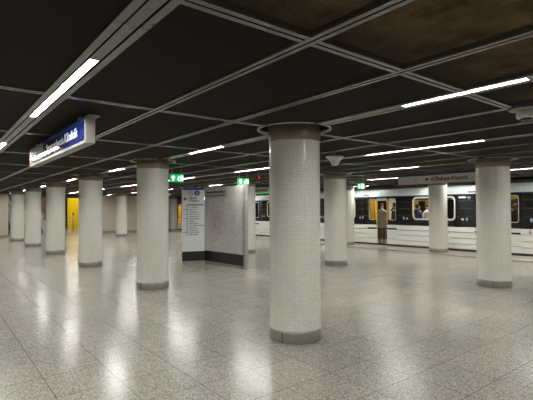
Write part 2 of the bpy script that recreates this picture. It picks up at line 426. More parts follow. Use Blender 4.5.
# ---- profiles
tn = [3]
ROWS = (-9, -6, -3, 0, 3, 6, 9)
def lamp_spans(k):
    if k not in ROWS: return []
    long_ = k in (-9, -3, 3, 9); ln = 2.17 if long_ else 1.1
    xs = [(-3.98 if long_ else -1.85)-4.38*q for q in range(-1, 7)]
    return sorted((x-ln/2-.012, x+ln/2+.012) for x in xs if -29.5 < x < 5)
def minus(s, e, cuts):
    out = []
    for a, b in cuts:
        if b <= s or a >= e: continue
        out.append((s, a)); s = b
    out.append((s, e))
    return [r for r in out if r[1]-r[0] > .01]
def prof_y(k):      # runs along X at constant Y
    y = MY(k); wide = (k % 3 == 0)
    a, b, z0, z1 = -30.2, 5.7, H-.012, H+.03
    if k == 12: wide = False
    runs = [(a, b)]
    if k in (0, 6, 12):
        cuts = sorted([CX(i) for i in range(7)]); runs = []; s = a
        for c in cuts: runs.append((s, c-.45)); s = c+.45
        runs.append((s, b)); runs = [r for r in runs if r[1] > r[0]]
    m = MB(); mm = MB()
    for s, e in runs:
        if wide:
            m.box(s, e, y-.095, y-.048, z0, z1).box(s, e, y+.048, y+.095, z0, z1)
            for u, v in minus(s, e, lamp_spans(k)): m.box(u, v, y-.036, y+.036, z0+.002, z1)
            mm.box(s, e, y-.050, y-.034, z0+.0015, z1+.002).box(s, e, y+.034, y+.050, z0+.0015, z1+.002)
        else:
            m.box(s, e, y-.043, y-.008, z0, z1).box(s, e, y+.008, y+.043, z0, z1)
            mm.box(s, e, y-.009, y+.009, z0+.0015, z1+.002)
    o = struct(m.build(f'trim_{tn[0]}', PROF)); tn[0] += 1
    s_ = mm.build('slot', SLOT, o)
def prof_x(k):
    x = MX(k); z0, z1 = H-.012, H+.03
    m = MB(); mm = MB(); ys = []
    for q in range(-12, 13):
        y = MY(q); hw = .095 if q % 3 == 0 and q < 12 else .043
        ys.append((y-hw, y+hw))
    col = (k % 2 == 0 and k <= 0)
    edges = [(-7.95, ys[0][0])]+[(ys[i][1], ys[i+1][0]) for i in range(len(ys)-1)]+[(ys[-1][1], 15.2)]
    for a, b in edges:
        if col:
            for j in range(3):
                c = CY(j)
                if a < c+.45 < b and a > c: a = c+.45
                if a < c-.45 < b and b < c: b = c-.45
        if b-a < .02 or a < -7.96: continue
        m.box(x-.045, x-.008, a, b, z0+.001, z1).box(x+.008, x+.045, a, b, z0+.001, z1)
        mm.box(x-.009, x+.009, a, b, z0+.0015, z1+.002)
    o = struct(m.build(f'trim_{tn[0]}', PROF)); tn[0] += 1
    mm.build('slot', SLOT, o)
for k in range(-12, 13): prof_y(k)
for k in range(-11, 5): prof_x(k)

# ================================================================== COLUMNS
def column_proto():
    t = empty('column', (0, 0, 0))
    # mosaic shaft with UV in tile units
    n = 86; V = []; Fq = []; zs = [.14, H-.165]
    for z in zs: V += [(CR*math.cos(2*PI*k/n), CR*math.sin(2*PI*k/n), z) for k in range(n)]
    for k in range(n): Fq.append((k, (k+1) % n, n+(k+1) % n, n+k))
    me = bpy.data.meshes.new('shaft'); me.from_pydata(V, [], Fq); me.materials.append(M['mosaic'])
    uv = me.uv_layers.new(name='UVMap'); tz = (zs[1]-zs[0])/.0234
    for k in range(n):
        for q, (a, b) in enumerate(((k, 0), (k+1, 0), (k+1, tz), (k, tz))): uv.data[k*4+q].uv = (a, b)
    for p in me.polygons: p.use_smooth = True
    new_obj('shaft', me, t)
    MB().lathe([(.27, .001), (CR+.006, .001), (CR+.008, .006), (CR+.008, .132), (CR+.004, .138), (CR-.03, .139)], n=72).build('base_band', STEEL, t)
    cb = MB().lathe([(CR-.03, H-.166), (CR+.003, H-.166), (CR+.006, H-.162), (CR+.006, H+.14), (.27, H+.141)], n=72)
    cb.build('cap_band', CAPM, t)
    MB().lathe([(.25, H-.01), (.25, 3.14)], n=32).build('core', mat('dark core', (40, 38, 36), .8), t)
    MB().lathe([(.447, H+.03), (.447, H-.003), (.450, H-.006), (.468, H-.006), (.471, H-.003), (.471, H+.03), (.447, H+.03)], n=64).build('ceiling_ring', mat('ring metal', (176, 174, 166), .35, .3), t)
    MB().lathe([(.446, H+.03), (.446, H+.13), (.30, H+.131)], n=48).build('void_shade', mat('dark void shade', (26, 25, 24), .8), t)  # added dark cover; its colour stands for the shade inside the ring
    b = MB()
    for a in (-70, 110): 
        r = math.radians(a); b.box(CR*math.cos(r)-.004, CR*math.cos(r)+.004, CR*math.sin(r)-.012, CR*math.sin(r)+.012, .01, .13)
    b.build('band_seam', INK, t)
    return t
COLS = {
 (0, 0): 'large white mosaic column nearest the camera, rising at the centre of the hall',
 (1, 0): 'white mosaic column directly left of the folded map stand',
 (2, 0): 'white mosaic column third back in the left row',
 (3, 0): 'white mosaic column fourth back in the left row, next to the slit with yellow wall',
 (4, 0): 'white mosaic column fifth back in the left row',
 (5, 0): 'slim looking white mosaic column sixth back in the left row, near the left edge',
 (0, 1): 'broad white mosaic column at the right, in front of the train and the hanging sign end',
 (1, 1): 'white mosaic column just right of the large centre column',
 (2, 1): 'white mosaic column right behind the metal post of the map stand',
 (3, 1): 'middle row mosaic column hidden behind the folded map stand',
 (4, 1): 'middle row mosaic column hidden behind the column left of the map stand',
 (5, 1): 'small far white mosaic column standing before the beige far wall',
 (0, 2): 'platform edge mosaic column in the row beside the train, hidden at the far right',
 (1, 2): 'white mosaic column in front of the train, under the hanging direction sign',
 (2, 2): 'white mosaic column at the platform edge just left of the open train door',
 (3, 2): 'platform edge mosaic column hidden behind the large centre column',
 (4, 2): 'platform edge mosaic column hidden behind the post end of the map stand',
 (5, 2): 'platform edge mosaic column hidden behind the map of the stand',
 (6, 2): 'tiny far white mosaic column seen left of the station list panel',
}
cp = column_proto(); first = True
for (i, j), lab in COLS.items():
    if (i, j) in ((0, 2), (6, 0)): continue
    c = cp if first else copy_tree(cp); first = False
    c.location = (CX(i), CY(j), 0); tag(c, lab, 'column', 'mosaic columns of the platform hall')

# ================================================================== CEILING LAMPS
def lamp_proto(ln):
    t = empty('ceiling_lamp', (0, 0, 0))
    lit_below(MB().box(-ln/2, ln/2, -.026, .026, .010, .015).build('diffuser', LAMPM, t))
    MB().box(-ln/2-.01, ln/2+.01, -.036, -.027, -.002, .03).box(-ln/2-.01, ln/2+.01, .027, .036, -.002, .03).box(-ln/2-.01, ln/2+.01, -.027, .027, .016, .03).build('housing', GREYP, t)
    for u in (-1, 1): MB().box(u*ln/2-(.012 if u < 0 else 0), u*ln/2+(.012 if u > 0 else 0), -.036, .036, -.003, .03).build('end_cap', INK, t)
    return t
LP = {}
RN = {0: 'over the left row of columns', 3: 'between the left and middle column rows', 6: 'over the middle row of columns',
      9: 'between the middle and platform edge columns', 12: 'over the platform edge beside the train', -3: 'on the wide beam at the upper left'}
ORD = ['nearest', 'second', 'third', 'fourth', 'fifth', 'sixth', 'seventh', 'eighth']
for k in (-9, -6, -3, 0, 3, 6, 9, 12):
    y = MY(k) if k < 12 else EDGE_Y; long_ = k in (-9, -3, 3, 9, 12); ln = 2.17 if long_ else 1.1
    idx = 0
    for q in range(-1, 7):
        xc = (-3.98 if long_ else -1.85)-4.38*q
        if xc > 5 or xc < -29.5: continue
        if ln not in LP: LP[ln] = t = lamp_proto(ln)
        else: t = copy_tree(LP[ln])
        t.location = (xc, y, H-.008)
        sz = 'long' if long_ else 'short'
        seen = k >= -3 and q >= 0 and pow(1, 1) and (rt.dot(Vector((xc, y, 0)))/max(.1, fw.dot(Vector((xc, y, 0)))) < .64) and fw.dot(Vector((xc, y, 0))) > 1
        if seen:
            tag(t, f'{ORD[idx]} {sz} lamp strip from the front {RN[k]}', 'ceiling lamp', 'strip lamps in the ceiling'); idx += 1
        else:
            tag(t, f'{sz} glowing strip lamp in the ceiling beyond the edge of the photo', 'ceiling lamp', 'strip lamps outside the view')

# ================================================================== HANGING SIGNS
SIGNG = mat('sign housing grey', (136, 134, 128), .4)
def sign_box(name, x0, x1, y, z0, z1, th, label, cat):
    t = empty(name, (x0, y, z0)); Lh = x1-x0; Hh = z1-z0
    MB().box(0, Lh, 0, th, 0, Hh, bev=.004).build('housing', SIGNG, t)
    tag(t, label, cat); return t, Lh, Hh
# station name sign, upper left
t, Lh, Hh = sign_box('hanging_sign', -7.47, -4.44, 1.20, 2.275, 2.545, .10, 'long box sign at the upper left reading Semmelweis Klinikák in white on navy', 'sign')
MB().box(-.07, Lh+.07, .02, .13, Hh, Hh+.009).build('mounting_rail', SIGNG, t)
for x in (.35, Lh-.35): MB().box(x-.03, x+.03, .03, .09, Hh+.018, Hh+.05).build('hanger', GREYP, t)
MB().box(.02, 1.0, -.004, 0, .035, Hh-.01).build('white_panel', mat('white sign face', (190, 191, 194), .05, spec=.3), t)
bp_ = MB().box(1.0, Lh-.02, -.004, 0, .035, Hh-.01).build('blue_panel', NAVY, t)
MB().box(1.0, Lh-.02, -.006, -.004, Hh-.042, Hh-.01).build('blue_stripe', BLUE, bp_)
write('lettering', 'Semmelweis', .135, 1.24, -.005, .10, WINK, bp_, fit=.92)
write('lettering', 'Klinikák', .14, 2.21, -.005, .10, WINK, bp_, fit=.56, bold=.0025)
ic = MB().box(.05, .15, -.006, -.004, .14, .23, bev=.0).box(.05, .15, -.006, -.004, .045, .125).build('orange_icon', ORANGE, t)
write('lettering', 'A', .08, .078, -.007, .155, WINK, ic); write('lettering', 'B', .08, .078, -.007, .06, WINK, ic)
write('lettering', 'Kijárat', .12, .22, -.005, .14, GINK, t); write('lettering', 'Exit', .085, .22, -.005, .055, GINK, t)
# direction signs by the train
def dir_sign(x0, x1, label, body, tx, arrow):
    t, Lh, Hh = sign_box('direction_sign', x0, x1, 11.5, 2.33, 2.59, .12, label, 'sign')
    MB().box(.0, Lh, -.004, 0, .0, Hh-.022).build('pale_panel', mat('pale sign panel', (212, 210, 202), .35), t)
    MB().box(.0, Lh, -.004, 0, Hh-.022, Hh).build('blue_stripe', BLUE, t)
    MB().box(.62, .628, -.006, -.004, .0, Hh-.02).build('panel_joint', GINK, t)
    fit = 1.08 if arrow else None
    if arrow: MB().prism_xz([(tx-.17, .07), (tx-.06, .125), (tx-.17, .18)], -.007, -.004).build('arrow', INK, t)
    write('lettering', body, .155, tx, -.006, .075, INK, t, xscale=1.0, bold=.003, fit=fit)
    for x in (.4, Lh-.4): MB().tube([(x, .06, Hh), (x, .06, Hh+.05)], .012).build('hanger', GREYP, t)
    for x in (.5, .68): MB().box(x, x+.05, .03, .07, -.03, 0).build('bracket', GINK, t)
    return t
dir_sign(-7.87, -4.75, 'long pale hanging sign reading Kőbánya-Kispest in front of the train', 'Kőbánya-Kispest', 1.12, True)
t = dir_sign(-15.9, -12.95, 'grey hanging sign seen between the map stand and the large centre column', 'Kőbánya-Kispest', .35, False)
MB().box(.1, 2.8, .02, .06, -.028, -.002).build('green_strip', mat('green glow strip', (60, 230, 90), .4, emit=.8), t)  # emissive green strip along the sign's underside

# exit signs, facing +X
def exit_proto():
    t = empty('exit_sign', (0, 0, 0), PI/2)
    MB().box(-.185, .185, 0, .05, 0, .195, bev=.004).build('housing', GREYP, t)
    g = MB().box(-.18, .18, -.004, 0, .005, .19).build('green_face', GREEN, t)
    MB().prism_xz([(-.102, .165), (-.165, .10), (-.125, .10), (-.125, .035), (-.08, .035), (-.08, .10), (-.04, .10)], -.007, -.004).build('arrow', EWHITE, g)
    MB().box(.09, .155, -.006, -.004, .03, .165).box(.02, .09, -.006, -.004, .03, .04).build('door_symbol', EWHITE, g)
    r = MB(); r.lathe([(.0001, .150), (.012, .147), (.016, .138), (.012, .128), (.0001, .125)], (0.045, -.006), 12)
    r.tube([(.045, -.006, .12), (.035, -.006, .085)], .011).tube([(.035, -.006, .085), (.058, -.006, .066), (.045, -.006, .04)], .007)
    r.tube([(.035, -.006, .085), (.02, -.006, .06), (.0, -.006, .058)], .007).tube([(.045, -.006, .115), (.066, -.006, .105), (.075, -.006, .115)], .006)
    r.tube([(.045, -.006, .115), (.022, -.006, .105), (.015, -.006, .09)], .006)
    r.build('running_figure', EWHITE, g)
    for x in (-.12, .12): MB().tube([(x, .025, .195), (x, .025, .335)], .006).build('hanger', GREYP, t)
    return t
ex = exit_proto()
for n, (x, y, lab) in enumerate(((-9.48, 4.71, 'lit green exit sign hanging above the left edge of the station list panel'),
                    (-9.66, 6.83, 'lit green exit sign hanging above the metal post of the map stand'),
                    (-9.48, 11.67, 'lit green exit sign hanging left of the long direction sign by the train'))):
    e = ex if n == 0 else copy_tree(ex)
    e.location = (x, y, 2.275); tag(e, lab, 'exit sign', 'green exit signs')
    if n == 2: e.scale = (.95, 1, 1)
# small red indicator units
def red_unit(x, y, z, lab):
    t = empty('signal_light', (x, y, z), PI/2)
    MB().box(-.07, .07, 0, .06, 0, .1, bev=.004).build('housing', BLACKP, t)
    MB().lathe([(.0001, 0), (.035, 0), (.03, .012), (.0001, .016)], n=20).build('lens', RED, t).matrix_local = Matrix.Translation((0, 0, .05)) @ Matrix.Rotation(PI/2, 4, 'X')
    MB().tube([(0, .03, .1), (0, .03, 2.61-z)], .006).build('hanger', GREYP, t)
    tag(t, lab, 'signal light')
red_unit(-9.24, 7.05, 2.42, 'small red indicator lamp just right of the exit sign over the map stand post')
red_unit(-9.6, 12.05, 2.33, 'small red indicator lamp just right of the exit sign by the train')
red_unit(-17.67, 6.75, 2.42, 'small red indicator lamp seen left of the column beside the map stand')

# loudspeaker (flared) near the centre column
t = empty('ceiling_speaker', (-5.05, 5.52, 0))
MB().lathe([(.0001, 2.515), (.145, 2.515), (.158, 2.508), (.158, 2.498), (.135, 2.482), (.10, 2.452), (.078, 2.42), (.066, 2.385), (.058, 2.368), (.035, 2.358), (.0001, 2.356)], n=48).build('horn', WHITEP, t)
MB().tube([(0, 0, 2.51), (0, 0, H)], .012).build('stem', GREYP, t)
tag(t, 'white flared loudspeaker hanging from the ceiling right of the large centre column', 'loudspeaker')
# camera dome at the right edge
t = empty('ceiling_detector', (-1.70, 4.66, 0))
MB().lathe([(.0001, H-.014), (.14, H-.014), (.155, H-.018), (.15, H-.026), (.09, H-.042), (.0001, H-.042)], n=40).build('mounting_plate', SIGNG, t)
MB().lathe([(.0001, H-.04), (.085, H-.04), (.088, H-.05), (.088, H-.098), (.078, H-.108), (.0001, H-.11)], n=40).build('body', WHITEP, t)
MB().lathe([(.045, H-.108), (.055, H-.112), (.05, H-.125), (.03, H-.135), (.0001, H-.138)], n=32).build('lens_dome', mat('smoked dome', (28, 30, 34), .1), t)
tag(t, 'round off-white camera dome on the ceiling at the right edge', 'camera')

# ================================================================== MAP STAND
t = empty('map_stand', (-11.14, 6.43, 0))
tag(t, 'folded freestanding panel with station list on the left and grey city map on the right', 'information stand')
# right leaf: local x from 0..2.02, faces -Y
ang = math.atan2(.12, 2.02)
rl = MB().box(0, 1.90, 0, .09, .38, 2.25, bev=.003).build('map_leaf', mat('stand grey', (176, 175, 172), .35), t); rl.rotation_euler.z = ang
MB().box(.05, 1.86, -.004, 0, .40, 1.93).build('map_print', M['map'], rl)
write('lettering', 'Budapest közlekedési hálózata', .095, .1, -.003, 2.08, INK, rl, xscale=.82, bold=.002)
write('lettering', 'Public transport network of Budapest', .075, .1, -.003, 1.98, INK, rl, xscale=.86)
k = MB().box(0, 1.90, .0, .09, .08, .38).build('plinth', BLACKP, t); k.rotation_euler.z = ang
k = MB().box(.01, 1.90, .01, .08, 0, .08).build('base', STEEL, t); k.rotation_euler.z = ang
k = MB().box(1.90, 1.985, -.025, .07, 0, 2.29, bev=.004).build('post', mat('stand aluminium', (168, 168, 166), .3, .5), t); k.rotation_euler.z = ang
# left leaf: runs from far end to the fold, faces the camera
LW = .66; la = math.atan2(.60, .22)
def left(o): o.rotation_euler.z = la; o.location = (-LW*math.cos(la), -LW*math.sin(la), 0); return o
ll = left(MB().box(0, LW, 0, .09, .36, 2.23, bev=.003).build('list_leaf', mat('stand white', (206, 207, 210), .35), t))
left(MB().box(0, LW, .0, .09, .08, .36).build('plinth', BLACKP, t)); left(MB().box(.01, LW, .01, .08, 0, .08).build('base', STEEL, t))
MB().box(0.0, LW, -.004, 0, 2.185, 2.23).build('blue_stripe', BLUE, ll)
def disc(r0, r1, x, z, m, y=-.004):
    pr_ = [(r1, 0), (r1, .003), (r0, .003), (r0, 0)] if r0 else [(.0001, 0), (r1, 0), (r1, .003), (.0001, .003)]
    o = MB().lathe(pr_, n=32).build('line_badge', m, ll)
    o.matrix_local = Matrix.Translation((x, y+.003, z)) @ Matrix.Rotation(PI/2, 4, 'X'); return o
disc(.062, .075, .25, 2.09, INK); disc(0, .08, .44, 2.09, mat('line blue', (26, 74, 150), .3))
write('lettering', 'M', .09, .25, -.008, 2.058, INK, ll, align='CENTER'); write('lettering', '3', .11, .44, -.007, 2.052, WINK, ll, align='CENTER', bold=.002)
write('lettering', 'Újpest-', .085, .2, -.003, 1.92, INK, ll, bold=.002); write('lettering', 'Központ', .085, .2, -.003, 1.84, INK, ll, bold=.002)
MB().prism_xz([(.03, 1.92), (.09, 1.98), (.09, 1.935), (.16, 1.935), (.16, 1.905), (.09, 1.905), (.09, 1.86)][::-1], -.004, 0).build('arrow', INK, ll)
MB().box(.16, LW-.02, -.004, 0, 1.725, 1.755).build('heading_bar', INK, ll)
MB().box(.135, .155, -.005, 0, .84, 1.755).build('line_bar', mat('route blue', (70, 100, 160), .3), ll)
rows = ['Corvin-negyed', 'Kálvin tér', 'Ferenciek tere', 'Deák Ferenc tér', 'Arany János utca', 'Nyugati pályaudvar', 'Lehel tér', 'Dózsa György út', 'Göncz Árpád városközpont', 'Forgách utca', 'Gyöngyösi utca', 'Újpest-városkapu', 'Újpest-központ']
for q, s in enumerate(rows): write('station_name', s, .05, .2, -.003, 1.65-q*.067, INK, ll, xscale=.85, bold=.0008)
for q in (1, 3, 5, 11):
    MB().box(.03, .12, -.003, 0, 1.66-q*.067, 1.673-q*.067).build('transfer_mark', INK if q != 3 else ORANGE, ll)

# ================================================================== TRAIN
T = 15.5; XW, XE = -43.5, 3.0
train = empty('metro_train', (0, T, 0))
tag(train, 'white and black metro train standing at the platform with its sliding doors open', 'train')
DC = [-11.42+4.8*k for k in range(-6, 3)]
GAP = .265; LEAF = .50
lower = [(0, .07), (-.05, .09), (-.05, .235), (-.028, .24), (-.028, .258), (-.06, .285), (-.045, .455), (-.024, .46), (-.024, .478), (-.06, .505), (-.045, .67), (-.024, .675), (-.024, .693), (-.06, .72), (-.04, .88), (0, .90), (.06, .9), (.06, .07)]
spans = []
s = XW
for c in sorted(DC): spans.append((s, c-.76)); s = c+.76
spans.append((s, XE))
Hb, Ht = .90, 2.10
lo = MB(); 
for a, b in spans: lo.extrude_x(lower, a, b)
lo.build('lower_panel', TWHITE, train)
for a, b in spans:
    full = b-a > 3
    wa, wb = (a+.73, b-.73) if full else (a, a)
    m = MB(); m.box(a, wa-.12, -.03, .05, Hb, Ht); m.box(wb+.12, b, -.03, .05, Hb, Ht)
    if full:
        m.holed(wa-.12, wb+.12, Hb, Ht, wa, wb, 1.13, 2.06, .16, -.03, .05)
    up_ = m.build('window_band', TBLACK, train)
    ml = MB()
    for z in (1.28, 1.58, 1.86):
        ml.box(a+.04, wa-.1, -.034, -.03, z, z+.012)
        if full: ml.box(wb+.1, b-.04, -.034, -.03, z, z+.012)
    ml.build('band_line', TGREY, up_)
    if full:
        wf = MB().holed(wa, wb, 0, 0, wa+.06, wb-.06, 1.19, 2.0, .12, -.034, .0, ring=True).build('window_frame', TFRAME, train)
        MB().box(wa+.04, wb-.04, -.012, -.004, 1.17, 2.02).build('window_pane', M['glass'], wf)
        MB().box(wa+.05, wb-.05, -.03, -.004, 1.80, 1.83).build('vent_bar', TBLACK, wf)
        MB().box(wa+.06, wb-.06, .02, .05, 1.94, 2.02).build('blue_blind', mat('blue pelmet', (62, 112, 180), .4), wf)
    for sx, side in ((a+.32, 1), (b-.3, -1)):
        if sx < XW+.5 or sx > XE-.5: continue
        bt = MB().box(sx-.035, sx+.035, -.036, -.03, 1.12, 1.24, bev=.001).build('button_plate', mat('white blue sticker', (190, 205, 225), .4), up_)
        MB().box(sx-.03, sx+.03, -.038, -.036, 1.125, 1.17).build('sticker', mat('sticker blue', (40, 90, 180), .4), bt)
        MB().lathe([(.0001, 0), (.045, 0), (.045, .004), (.0001, .004)], n=20).build('round_sticker', mat('sticker pink', (200, 170, 160), .4), up_).matrix_local = Matrix.Translation((sx+.16*side, -.03, 1.18)) @ Matrix.Rotation(PI/2, 4, 'X')
# dark pocket panel and emblem on the stretch right of the first window
MB().box(-7.66, -7.33, -.033, -.03, .92, 2.08).build('pocket_panel', mat('pocket panel', (44, 45, 48), .15), train)
em = MB().box(-7.98, -7.75, -.034, -.03, 1.97, 2.03, bev=.001).prism_xz([(-7.78, 1.955), (-7.68, 2.0), (-7.78, 2.045)], -.034, -.03).build('emblem', WINK, train)
write('lettering', 'BKV', .06, -7.64, -.034, 1.975, WINK, train, bold=.001)
write('lettering', 'METRÓ', .03, -7.64, -.034, 1.93, WINK, train)
write('car_number', '6', .2, -5.62, -.068, .73, GINK, train)
write('car_number', '04', .2, -5.47, -.068, .73, GINK, train)
# orange destination display by the window left of the open door
for c in (-11.42,):
    x = c-2.15
    dd = MB().box(x+.48, x+1.25, -.036, -.03, 2.03, 2.095).build('destination_display', INK, train)
    MB().box(x+.5, x+.62, -.038, -.036, 2.04, 2.085).build('orange_dot_matrix', mat('orange led', (255, 120, 50), .4, emit=2.2), dd)
    w_ = write('display_lettering', 'KÖKI', .05, x+.66, -.037, 2.045, mat('dim led', (190, 150, 120), .4, emit=.4), dd)
# doors
def door_pair(c, detailed):
    for sgn in (-1, 1):
        x0 = c+sgn*GAP if sgn > 0 else c-GAP-LEAF; x1 = x0+LEAF
        d = MB().box(x0, x1, -.055, -.005, .08, .90).build('sliding_door', TWHITE, train)
        MB().holed(x0, x1, .90, 2.07, x0+.09, x1-.07, 1.12, 2.01, .07, -.05, -.005).build('door_upper', TBLACK, d)
        wf = MB().holed(x0+.07, x1-.05, 0, 0, x0+.09, x1-.07, 1.12, 2.01, .07, -.054, -.01, ring=True).build('door_window_frame', TFRAME, d)
        MB().box(x0+.08, x1-.06, -.03, -.024, 1.11, 2.02).build('door_pane', M['glass'], wf)
        MB().box(x0+.01, x1-.01, -.059, -.055, .70, .765).build('black_bar', INK, d)
        MB().box(x0+.01, x1-.01, -.059, -.055, .30, .312).build('lower_line', GINK, d)
        ex_ = x1-.03 if sgn < 0 else x0
        MB().box(ex_-.012, ex_+.042, -.062, -.004, .95, 2.03).build('yellow_edge', TYEL, d)
    MB().box(c-GAP, c+GAP, -.03, .0, 2.035, 2.10).build('door_header', mat('blue header', (70, 130, 190), .4), train)
    MB().box(c-.78, c+.78, -.03, .12, 2.07, 2.12).build('door_lintel', TBLACK, train)
    MB().box(c-.76, c+.76, -.05, .2, .03, .08).build('door_sill', mat('sill metal', (90, 88, 84), .35, .6), train)
for c in DC: door_pair(c, True)
MB().box(XW, XE, -.02, .05, 2.10, 2.13).build('gutter', TGREY, train)
MB().extrude_x([(-.03, 2.13), (-.025, 2.30), (.0, 2.43), (.14, 2.50), (.3, 2.55), (.5, 2.6), (.5, 2.5), (.3, 2.45), (.1, 2.2), (.05, 2.13)], XW, XE).build('roof_edge', TROOF, train)
MB().extrude_x([(.5, 2.6), (.9, 2.72), (1.8, 2.74), (2.2, 2.6), (2.66, 2.2), (2.6, 2.2), (2.1, 2.5), (.5, 2.5)], XW, XE).build('roof', mat('grey roof', (120, 124, 128), .5), train)
for c in DC: MB().box(c-1.0, c-.72, -.03, .02, 2.16, 2.22).build('roof_marker', mat('marker grey', (110, 118, 122), .4), train)
MB().box(XW, XE, .0, 2.66, -.05, .07).build('train_floor', mat('train floor', (92, 88, 82), .5), train)
MB().box(XW, XE, .12, 2.5, -.75, -.05).build('underframe', TUNDER, train)
# inside
MB().box(XW, XE, .08, 2.6, 2.16, 2.2).build('inner_ceiling', TINT, train)
il = MB()
for y in (.75, 1.85): il.box(XW+.3, XE-.3, y-.06, y+.06, 2.13, 2.16)
lit_below(il.build('inner_lamp_strip', TLAMP, train))
fw_ = MB()
for a, b in spans:
    if b-a > 3:
        fw_.holed(a, b, .07, 2.16, a+.75, b-.75, 1.13, 2.0, .12, 2.58, 2.64)
    else: fw_.box(a, b, 2.58, 2.64, .07, 2.16)
fw_.build('far_wall', TINT, train)
for a, b in spans:
    if b-a > 3: MB().box(a+.74, b-.74, 2.62, 2.63, 1.12, 2.01).build('far_pane', M['glass'], train)
for c in DC:
    fd = MB().holed(c-.76, c-.005, .07, 2.16, c-.6, c-.12, 1.1, 1.95, .07, 2.58, 2.62).holed(c+.005, c+.76, .07, 2.16, c+.12, c+.6, 1.1, 1.95, .07, 2.58, 2.62).build('far_door', TYEL2, train)
    for sx in (-1, 1):
        MB().box(c+sx*.9-.015, c+sx*.9+.015, .12, .72, .5, 1.95, bev=.004).build('yellow_partition', TYEL, train)
        if sx > 0: MB().box(c+.8, c+1.45, 2.54, 2.578, 1.0, 1.98).build('yellow_side_panel', TYEL2, train)
    for sx in (-.7, .7):
        for yy in (.35, 2.3): MB().tube([(c+sx, yy, .07), (c+sx, yy, 2.16)], .018).build('grab_pole', TYEL, train)
for a, b in spans:
    if b-a > 3:
        for y0, y1, yb in ((.1, .52, .1), (2.14, 2.56, 2.46)):
            st = MB().box(a+.75, b-.75, y0, y1, .40, .48, bev=.01).box(a+.75, b-.75, y0+.1, y1-.1, .1, .4).build('seat_bench', SEAT, train)
            MB().box(a+.75, b-.75, yb, yb+.1, .5, .98, bev=.01).build('seat_back', SEAT, st)
        MB().tube([(a+.4, .55, 1.95), (b-.4, .55, 1.95)], .015).build('grab_rail', TYEL, train)
# rails
for y in (16.1, 17.55): struct(MB().box(-44, 6, y-.035, y+.035, -1.15, -1.0).build('trim_rail', STEEL))

# ================================================================== PEOPLE
def skin(verts, edges, radii, root=0, sub=2):
    me = bpy.data.meshes.new('s'); me.from_pydata(verts, edges, [])
    o = bpy.data.objects.new('s', me); COL.objects.link(o)
    md = o.modifiers.new('k', 'SKIN'); md.use_smooth_shade = True; md.branch_smoothing = .6
    if not me.skin_vertices: 
        bm = bmesh.new(); bm.from_mesh(me); bm.verts.layers.skin.verify(); bm.to_mesh(me); bm.free()
    for i, r in enumerate(radii):
        sv_ = me.skin_vertices[0].data[i]; sv_.radius = r if isinstance(r, tuple) else (r, r); sv_.use_root = (i == root)
    s2 = o.modifiers.new('u', 'SUBSURF'); s2.levels = sub; s2.render_levels = sub
    dg = bpy.context.evaluated_depsgraph_get(); dg.update()
    r = bpy.data.meshes.new_from_object(o.evaluated_get(dg)); bpy.data.objects.remove(o); bpy.data.meshes.remove(me)
    for p in r.polygons: p.use_smooth = True
    return r
SKIN_M = mat('skin', (196, 150, 124), .55)
def join(*ms):
    m = MB()
    for k in ms: m.mesh(k)
    return m
